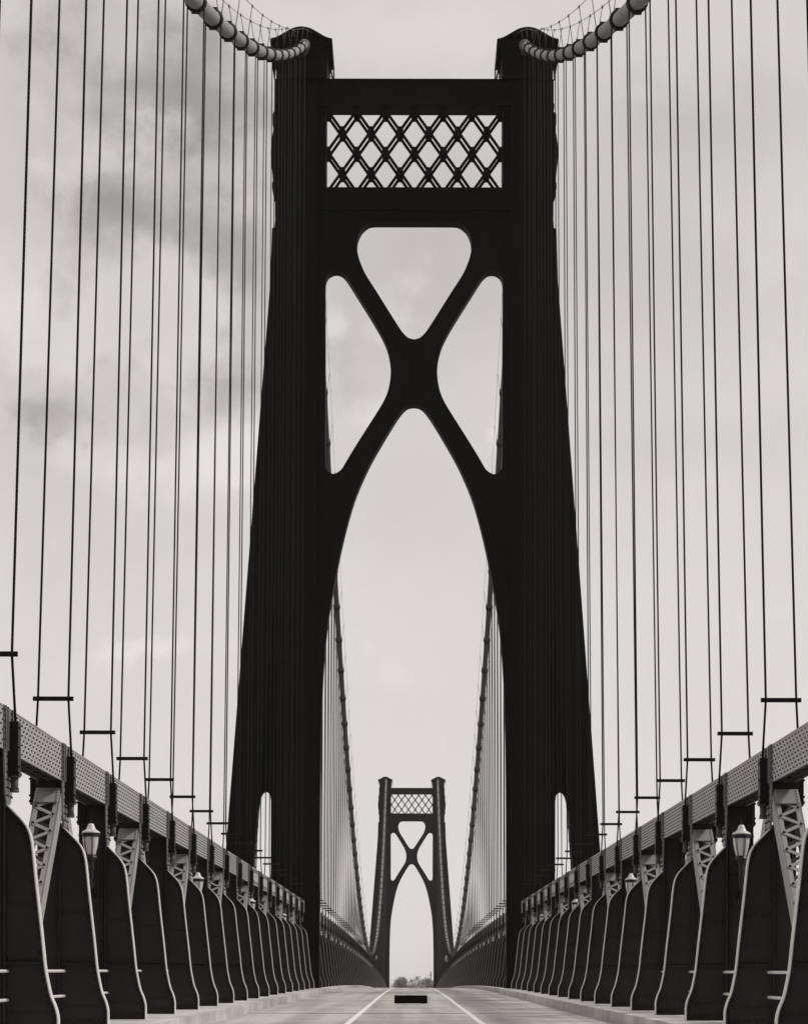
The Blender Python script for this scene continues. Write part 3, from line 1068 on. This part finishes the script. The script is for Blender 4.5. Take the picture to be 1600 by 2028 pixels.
for s in (-1, 1):
    for span, ks in (('before', SIDE_K), ('beyond', MAIN_K)):
        nearspan = span == 'before'
        da = panel_d(ks[0]) - 3
        db = D1 - 0.1 if nearspan else D2 - 0.1
        d00 = da if nearspan else D1 + 2.95
        org = (s * 6.58, d00, zf(d00))
        lab = 'grey riveted stiffening truss along the %s side, %s the near tower' % (SIDE[s], span)
        root = thing('stiffening_truss', lab, 'bridge truss', org, 'stiffening trusses')
        n = 40 if nearspan else 90
        dds = [d00 + (db - d00) * i / n for i in range(n + 1)]
        ch = MB()
        band_along(ch, s, XI, XI + 0.03, CH0, CH1, dds)
        band_along(ch, s, XO - 0.03, XO, CH0, CH1, dds)
        band_along(ch, s, XI - 0.012, XO + 0.012, CH1, CH1 + 0.02, dds)
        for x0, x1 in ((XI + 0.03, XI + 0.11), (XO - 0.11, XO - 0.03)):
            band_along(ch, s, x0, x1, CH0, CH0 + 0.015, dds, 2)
        band_along(ch, s, XI + 0.031, XO - 0.031, CH0 + 0.10, CH0 + 0.13, dds, 2)  # dark sheet standing in for shade inside the chord's underside
        if nearspan:
            # bottom lacing
            d = d00 + 0.3
            k = 0
            while d < db - 0.6:
                xa, xb = (XI + 0.06, XO - 0.06) if k % 2 == 0 else (XO - 0.06, XI + 0.06)
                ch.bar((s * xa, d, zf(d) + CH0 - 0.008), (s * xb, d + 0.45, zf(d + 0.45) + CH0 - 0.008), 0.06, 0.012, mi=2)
                d += 0.45
                k += 1
            # rivets: six rows on the nearer panels, fewer further on
            d = 30.0
            i = 0
            while d < 136:
                ph = (d - P0) / PANEL
                if abs(ph - round(ph)) > 0.085:
                    rows_ = 8 if d < 93 else 0
                    for r in range(rows_):
                        h = CH0 + 0.055 + (CH1 - CH0 - 0.11) * r / 7
                        if (i + r) % 2 == 0:
                            ch.rivet((s * XI, d, zf(d) + h), (-s, 0, 0), 0.02, 0.026, 1)
                    if rows_ == 0:
                        for h in (CH0 + 0.06, CH0 + 0.13, CH1 - 0.13, CH1 - 0.06):
                            ch.rivet((s * XI, d, zf(d) + h), (-s, 0, 0), 0.021, 0.02, 1)
                d += 0.165 if d < 93 else 0.16
                i += 1
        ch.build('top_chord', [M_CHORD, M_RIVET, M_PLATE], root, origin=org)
        bc = MB()
        band_along(bc, s, XI, XO, -1.5, -1.0, dds)
        bc.build('bottom_chord', M_PLATE, root, origin=org)
        # panel points
        for k in ks:
            d = panel_d(k)
            z = zf(d)
            if nearspan:
                sp = MB()
                sp.box(s * (XI - 0.018), s * XI, d - 0.48, d + 0.48, z + CH0 - 0.03, z + CH1 + 0.02)
                for q in (-0.42, -0.22, 0.2, 0.42):
                    sp.box(s * (XI - 0.05), s * (XI - 0.018), d + q - 0.02, d + q + 0.02, z + CH0 - 0.02, z + CH1 + 0.01)
                for r in range(7):
                    for q in (-0.46, -0.36, -0.28, -0.15, 0.15, 0.28, 0.36, 0.46):
                        sp.rivet((s * (XI - 0.018), d + q, z + CH0 + 0.06 + r * 0.09), (-s, 0, 0), 0.022, 0.025, 1)
                # gusset reaching down to the bracket
                gp = [(d - 0.42, z + CH0 - 0.03), (d + 0.42, z + CH0 - 0.03), (d + 0.30, z + 3.75), (d + 0.16, z + 3.60), (d - 0.16, z + 3.60), (d - 0.30, z + 3.75)]
                xa, xb = s * (XI - 0.012), s * (XI + 0.012)
                nn = len(gp)
                vs = [(xa, a, b) for a, b in gp] + [(xb, a, b) for a, b in gp]
                fs = [tuple(range(nn)), tuple(range(2 * nn - 1, nn - 1, -1))] + [(i, i + nn, (i + 1) % nn + nn, (i + 1) % nn) for i in range(nn)]
                sp.add(vs, fs)
                for h in (3.72, 3.84, 3.96, 4.08, 4.20, 4.32):
                    for q in (-0.24, -0.1, 0.1, 0.24):
                        sp.rivet((s * (XI - 0.012), d + q, z + h), (-s, 0, 0), 0.022, 0.025, 1)
                sp.build('gusset_plate', [M_GUSS, M_RIVET], root, origin=org)
            elif k <= 56:
                sp = MB()
                sp.box(s * (XI - 0.02), s * XI, d - 0.48, d + 0.48, z + CH0 - 0.03, z + CH1 + 0.02)
                for q in (-0.42, -0.2, 0.2, 0.42):
                    sp.box(s * (XI - 0.06), s * (XI - 0.02), d + q - 0.03, d + q + 0.03, z + CH0 - 0.02, z + CH1 + 0.01)
                sp.box(s * (XI - 0.012), s * (XI + 0.012), d - 0.3, d + 0.3, z + 3.62, z + CH0 - 0.035)
                sp.build('gusset_plate', M_GUSS, root, origin=org)
            if k % 2 == 0:
                if nearspan and d < 136:
                    MB().box(s * (XI + 0.014), s * (XO + 0.05), d - 0.30, d + 0.30, z + CH0 - 0.26, z + CH0 - 0.002).build('diaphragm', M_PLATE, root, origin=org)
                # diagonals leave this point both ways, with a batten plate at their head
                for e in (-1, 1):
                    dn = panel_d(k + e)
                    zn_ = zf(dn)
                    if nearspan:
                        if dn > 137:
                            continue
                        lm = laced_member(s, (d + e * 0.22, z + CH0 - 0.30), (dn - e * 0.25, zn_ - 1.0), d < 90)
                        A = Vector((0, d + e * 0.22, z + CH0 - 0.25))
                        t = Vector((0, dn - e * 0.25 - (d + e * 0.22), zn_ - 1.0 - (z + CH0 - 0.12))).normalized()
                        nr = Vector((0, -t.z, t.y))
                        for f in (-1, 1):
                            q = nr * 0.178 * f
                            a, b = A + q + t * 0.02, A + q + t * 0.42
                            lm.hexa([(s * (XI + 0.03), a.y, a.z), (s * (XO + 0.03), a.y, a.z), (s * (XO + 0.03), b.y, b.z), (s * (XI + 0.03), b.y, b.z)],
                                    [Vector(p) + nr * 0.014 for p in ((s * (XI + 0.03), a.y, a.z), (s * (XO + 0.03), a.y, a.z), (s * (XO + 0.03), b.y, b.z), (s * (XI + 0.03), b.y, b.z))])
                            for j in range(5):
                                for x in (XI + 0.07, XO - 0.01):
                                    c = A + q + t * (0.07 + j * 0.08) + nr * (0.014 if f > 0 else 0.0)
                                    lm.rivet((s * x, c.y, c.z), nr * f, 0.02, 0.025)
                        lm.build('diagonal', [M_LACE, M_RIVET], root, origin=org)
                    elif k <= 56:
                        lm = MB()
                        a, b = (d + e * 0.2, z + CH0 - 0.1), (dn - e * 0.2, zn_ - 1.0)
                        for x in (XI + 0.05, XO - 0.05):
                            lm.bar((s * x, a[0], a[1]), (s * x, b[0], b[1]), 0.06, 0.3, up=(0, 0.7, 0.7))
                        lm.build('diagonal', M_LACE, root, origin=org)
            else:
                if k <= 60:
                    vp = MB()
                    vp.box(s * (XI + 0.02), s * (XO + 0.14), d - 0.04, d + 0.04, z - 1.0, z + CH0 - 0.002)
                    vp.box(s * (XI + 0.02), s * (XI + 0.05), d - 0.16, d + 0.16, z - 1.0, z + CH0 - 0.001)
                    vp.box(s * (XO + 0.11), s * (XO + 0.14), d - 0.16, d + 0.16, z - 1.0, z + CH0 - 0.001)
                    vp.build('vertical_post', M_PLATE, root, origin=org)

# ------------------------------------------------------------------ street lamps


def lamp_parts():
    pole = MB()
    pole.lathe([(0.0, -0.70), (0.03, -0.70), (0.045, -0.62), (0.03, -0.54), (0.04, -0.47), (0.062, -0.43), (0.045, -0.38), (0.05, -0.32), (0.075, -0.27),
                (0.055, -0.23), (0.062, -0.14), (0.08, -0.09), (0.135, -0.06), (0.135, -0.035), (0.118, -0.03), (0.114, 0.012), (0.0, 0.012)], 16)
    arm = MB()
    arm.tube([(0, 0.0, -0.50), (0, 0.16, -0.58), (0, 0.35, -0.72), (0, 0.56, -0.80)], [0.035, 0.035, 0.04, 0.05], 8)
    arm.tube([(0, 0.05, -0.30), (0, 0.25, -0.36), (0, 0.56, -0.34)], [0.02, 0.025, 0.03], 8)
    arm.box(-0.09, 0.09, 0.55, 0.585, -0.95, -0.25)
    for z in (-0.88, -0.6, -0.32):
        for x in (-0.055, 0.055):
            arm.rivet((x, 0.55, z), (0, -1, 0), 0.018, 0.018)
    globe = MB()
    globe.lathe([(0.108, 0.012), (0.118, 0.05), (0.138, 0.13), (0.155, 0.21), (0.166, 0.29), (0.170, 0.36), (0.166, 0.46)], 24)
    cap = MB()
    cap.lathe([(0.160, 0.45), (0.188, 0.452), (0.190, 0.462), (0.178, 0.482), (0.140, 0.505), (0.105, 0.525), (0.085, 0.56), (0.070, 0.60), (0.055, 0.635), (0.04, 0.648), (0.0, 0.650)], 24)
    fin = MB()
    fin.lathe([(0.012, 0.645), (0.022, 0.665), (0.010, 0.68), (0.007, 0.76), (0.014, 0.775), (0.0, 0.79)], 8)
    cage = MB()
    cage.lathe([(0.170, 0.373), (0.180, 0.370), (0.180, 0.385), (0.174, 0.387)], 24)
    cage.lathe([(0.174, 0.432), (0.184, 0.435), (0.184, 0.450), (0.166, 0.450)], 24)
    cage.lathe([(0.1735, 0.385), (0.1735, 0.435)], 24)
    prof = [(0.111, 0.012), (0.121, 0.05), (0.141, 0.13), (0.158, 0.21), (0.169, 0.29), (0.173, 0.375)]
    for j in range(6):
        for off in (-0.085, 0.085):
            a = 2 * math.pi * j / 6 + math.pi / 6 + 0.28 + off
            cage.tube([(r * math.cos(a), r * math.sin(a), z) for r, z in prof], 0.006, 5)
        a = 2 * math.pi * j / 6 + math.pi / 6 + 0.28
        cage.tube([(0.178 * math.cos(a), 0.178 * math.sin(a), 0.375), (0.19 * math.cos(a), 0.19 * math.sin(a), 0.41), (0.182 * math.cos(a), 0.182 * math.sin(a), 0.45)], 0.014, 6)
    # little rings on the band
    ring = MB()
    for j in range(36):
        a = 2 * math.pi * j / 36
        c = Vector((0.180 * math.cos(a), 0.180 * math.sin(a), 0.409))
        tx = Vector((-math.sin(a), math.cos(a), 0))
        ring.tube([c + tx * 0.011 * math.cos(q * math.pi / 3) + Vector((0, 0, 0.015 * math.sin(q * math.pi / 3))) for q in range(7)], 0.0035, 4, caps=False)
    return [('stem', pole.mesh('stem', M_LAMP)), ('bracket_arm', arm.mesh('bracket_arm', M_LAMP)), ('globe', globe.mesh('globe', M_GLASS)),
            ('cap', cap.mesh('cap', M_GLASS)), ('finial', fin.mesh('finial', M_LAMP)), ('cage', cage.mesh('cage', M_LAMP)), ('band_rings', ring.mesh('band_rings', M_SOCK))]


LP = lamp_parts()
for s in (-1, 1):
    for i, k in enumerate([1, 5, 9, 13] + list(range(17, 57, 4)) + [85]):
        d = panel_d(k) - 0.6
        if k < 17:
            lab = 'white globe lamp on black bracket, %s from the camera on the %s' % (ORD[i], SIDE[s])
            g = 'globe lamps before the near tower'
        elif k == 85:
            lab = 'tiny pale globe lamp beside the foot of the far tower on the %s' % SIDE[s]
            g = 'globe lamps at the far tower'
        else:
            lab = 'tiny white globe lamp on the %s, in the row beyond the near tower' % SIDE[s]
            g = 'globe lamps of the main span on the %s' % SIDE[s]
        r = thing('street_lamp', lab, 'lamp', (s * 6.63, d, zf(d) + 3.36), g)
        for nm, me in LP:
            if k >= 17 and nm in ('band_rings', 'finial'):
                continue
            link(nm, me, r)

# ------------------------------------------------------------------ trees and pole beyond the far end


def tree(x, d, h, w, label, leaves, dens, seed):
    rnd = random.Random(seed)
    g = -6.2
    root = thing('bare_tree', label, 'tree', (x, d, g), 'trees beyond the bridge')
    tr = MB()
    tr.tube([(0, 0, -0.5), (0.1, 0, h * 0.2), (0.05, 0.1, h * 0.45), (0.2, 0, h * 0.75)], [0.45, 0.36, 0.26, 0.08], 8)
    clumps = []
    for i in range(40):
        a = rnd.uniform(0, 2 * math.pi)
        r = w * 0.5 * math.sqrt(rnd.uniform(0.02, 1))
        zt = h * (0.40 + 0.58 * math.sqrt(max(0.0, 1 - (r / (w * 0.53)) ** 2)) * rnd.uniform(0.30, 1.0))
        c = Vector((r * math.cos(a), r * math.sin(a), zt))
        z0 = h * rnd.uniform(0.18, 0.42)
        mid = Vector((c.x * 0.45, c.y * 0.45, z0 + (c.z - z0) * 0.6))
        tr.tube([(0.08, 0, z0), mid, c], [0.16, 0.09, 0.03], 5)
        clumps.append(c)
    tr.build('trunk', M_BARK, root)
    cr = MB()
    for c in clumps:
        mi = rnd.choice((0, 1, 1, 2))
        for j in range(dens):
            q = c + Vector((rnd.gauss(0, 1), rnd.gauss(0, 1), rnd.gauss(0, 0.8))) * w * 0.085
            sz = rnd.uniform(0.12, 0.34)
            u = Vector((rnd.gauss(0, 1), rnd.gauss(0, 1), rnd.gauss(0, 1))).normalized()
            v = u.cross(Vector((rnd.gauss(0, 1), rnd.gauss(0, 1), rnd.gauss(0, 1)))).normalized()
            cr.add([q - u * sz, q + v * sz * 0.6, q + u * sz, q - v * sz * 0.6], [(0, 1, 2, 3)], mi)
    cr.build('crown', M_LEAF, root)
    return root


tree(-3.7, 1000, 18.0, 13.0, 'broad rounded tree beyond the bridge, left of the middle', 0, 420, 3)
tree(3.0, 1050, 19.4, 9.5, 'thin taller tree behind, between the two fuller trees beyond the bridge', 0, 120, 4)
tree(7.2, 990, 17.4, 9.2, 'bushy tree beyond the bridge next to the dark pole', 0, 380, 5)
tree(-9.2, 1030, 13.0, 6.5, 'low pale bush beyond the bridge at the left edge of the arch', 0, 160, 6)
tree(1.8, 1010, 14.8, 7.0, 'small low tree beyond the bridge in the gap between fuller trees', 0, 260, 8)
pl = thing('utility_pole', 'dark slim pole among the trees at the far end of the road', 'pole', (8.1, 995, -6.2))
MB().tube([(0, 0, -0.5), (0, 0, 20.6)], [0.28, 0.2], 8).build('shaft', M_WOOD, pl)
MB().bar((-0.5, 0, 19.0), (0.5, 0, 19.0), 0.12, 0.14).build('crossarm', M_WOOD, pl)

# ------------------------------------------------------------------ haze
hz = MB().box(-4100, 4100, -4100, 4100, -44.2, 60.5).mesh('haze', [])
hm = bpy.data.materials.new('haze_air')
hm.use_nodes = True
hm.node_tree.nodes.clear()
ho = N(hm.node_tree.nodes, 'ShaderNodeOutputMaterial')
hv = N(hm.node_tree.nodes, 'ShaderNodeVolumePrincipled')
hv.inputs['Color'].default_value = (0.95, 0.93, 0.9, 1)
hv.inputs['Density'].default_value = 0.0001
hv.inputs['Anisotropy'].default_value = 0.2
hm.node_tree.links.new(hv.outputs[0], ho.inputs['Volume'])
hz.materials.append(hm)
ho_ = link('haze', hz)
ho_['kind'] = 'stuff'
ho_['label'] = 'thin pale air softening the far tower and the trees'
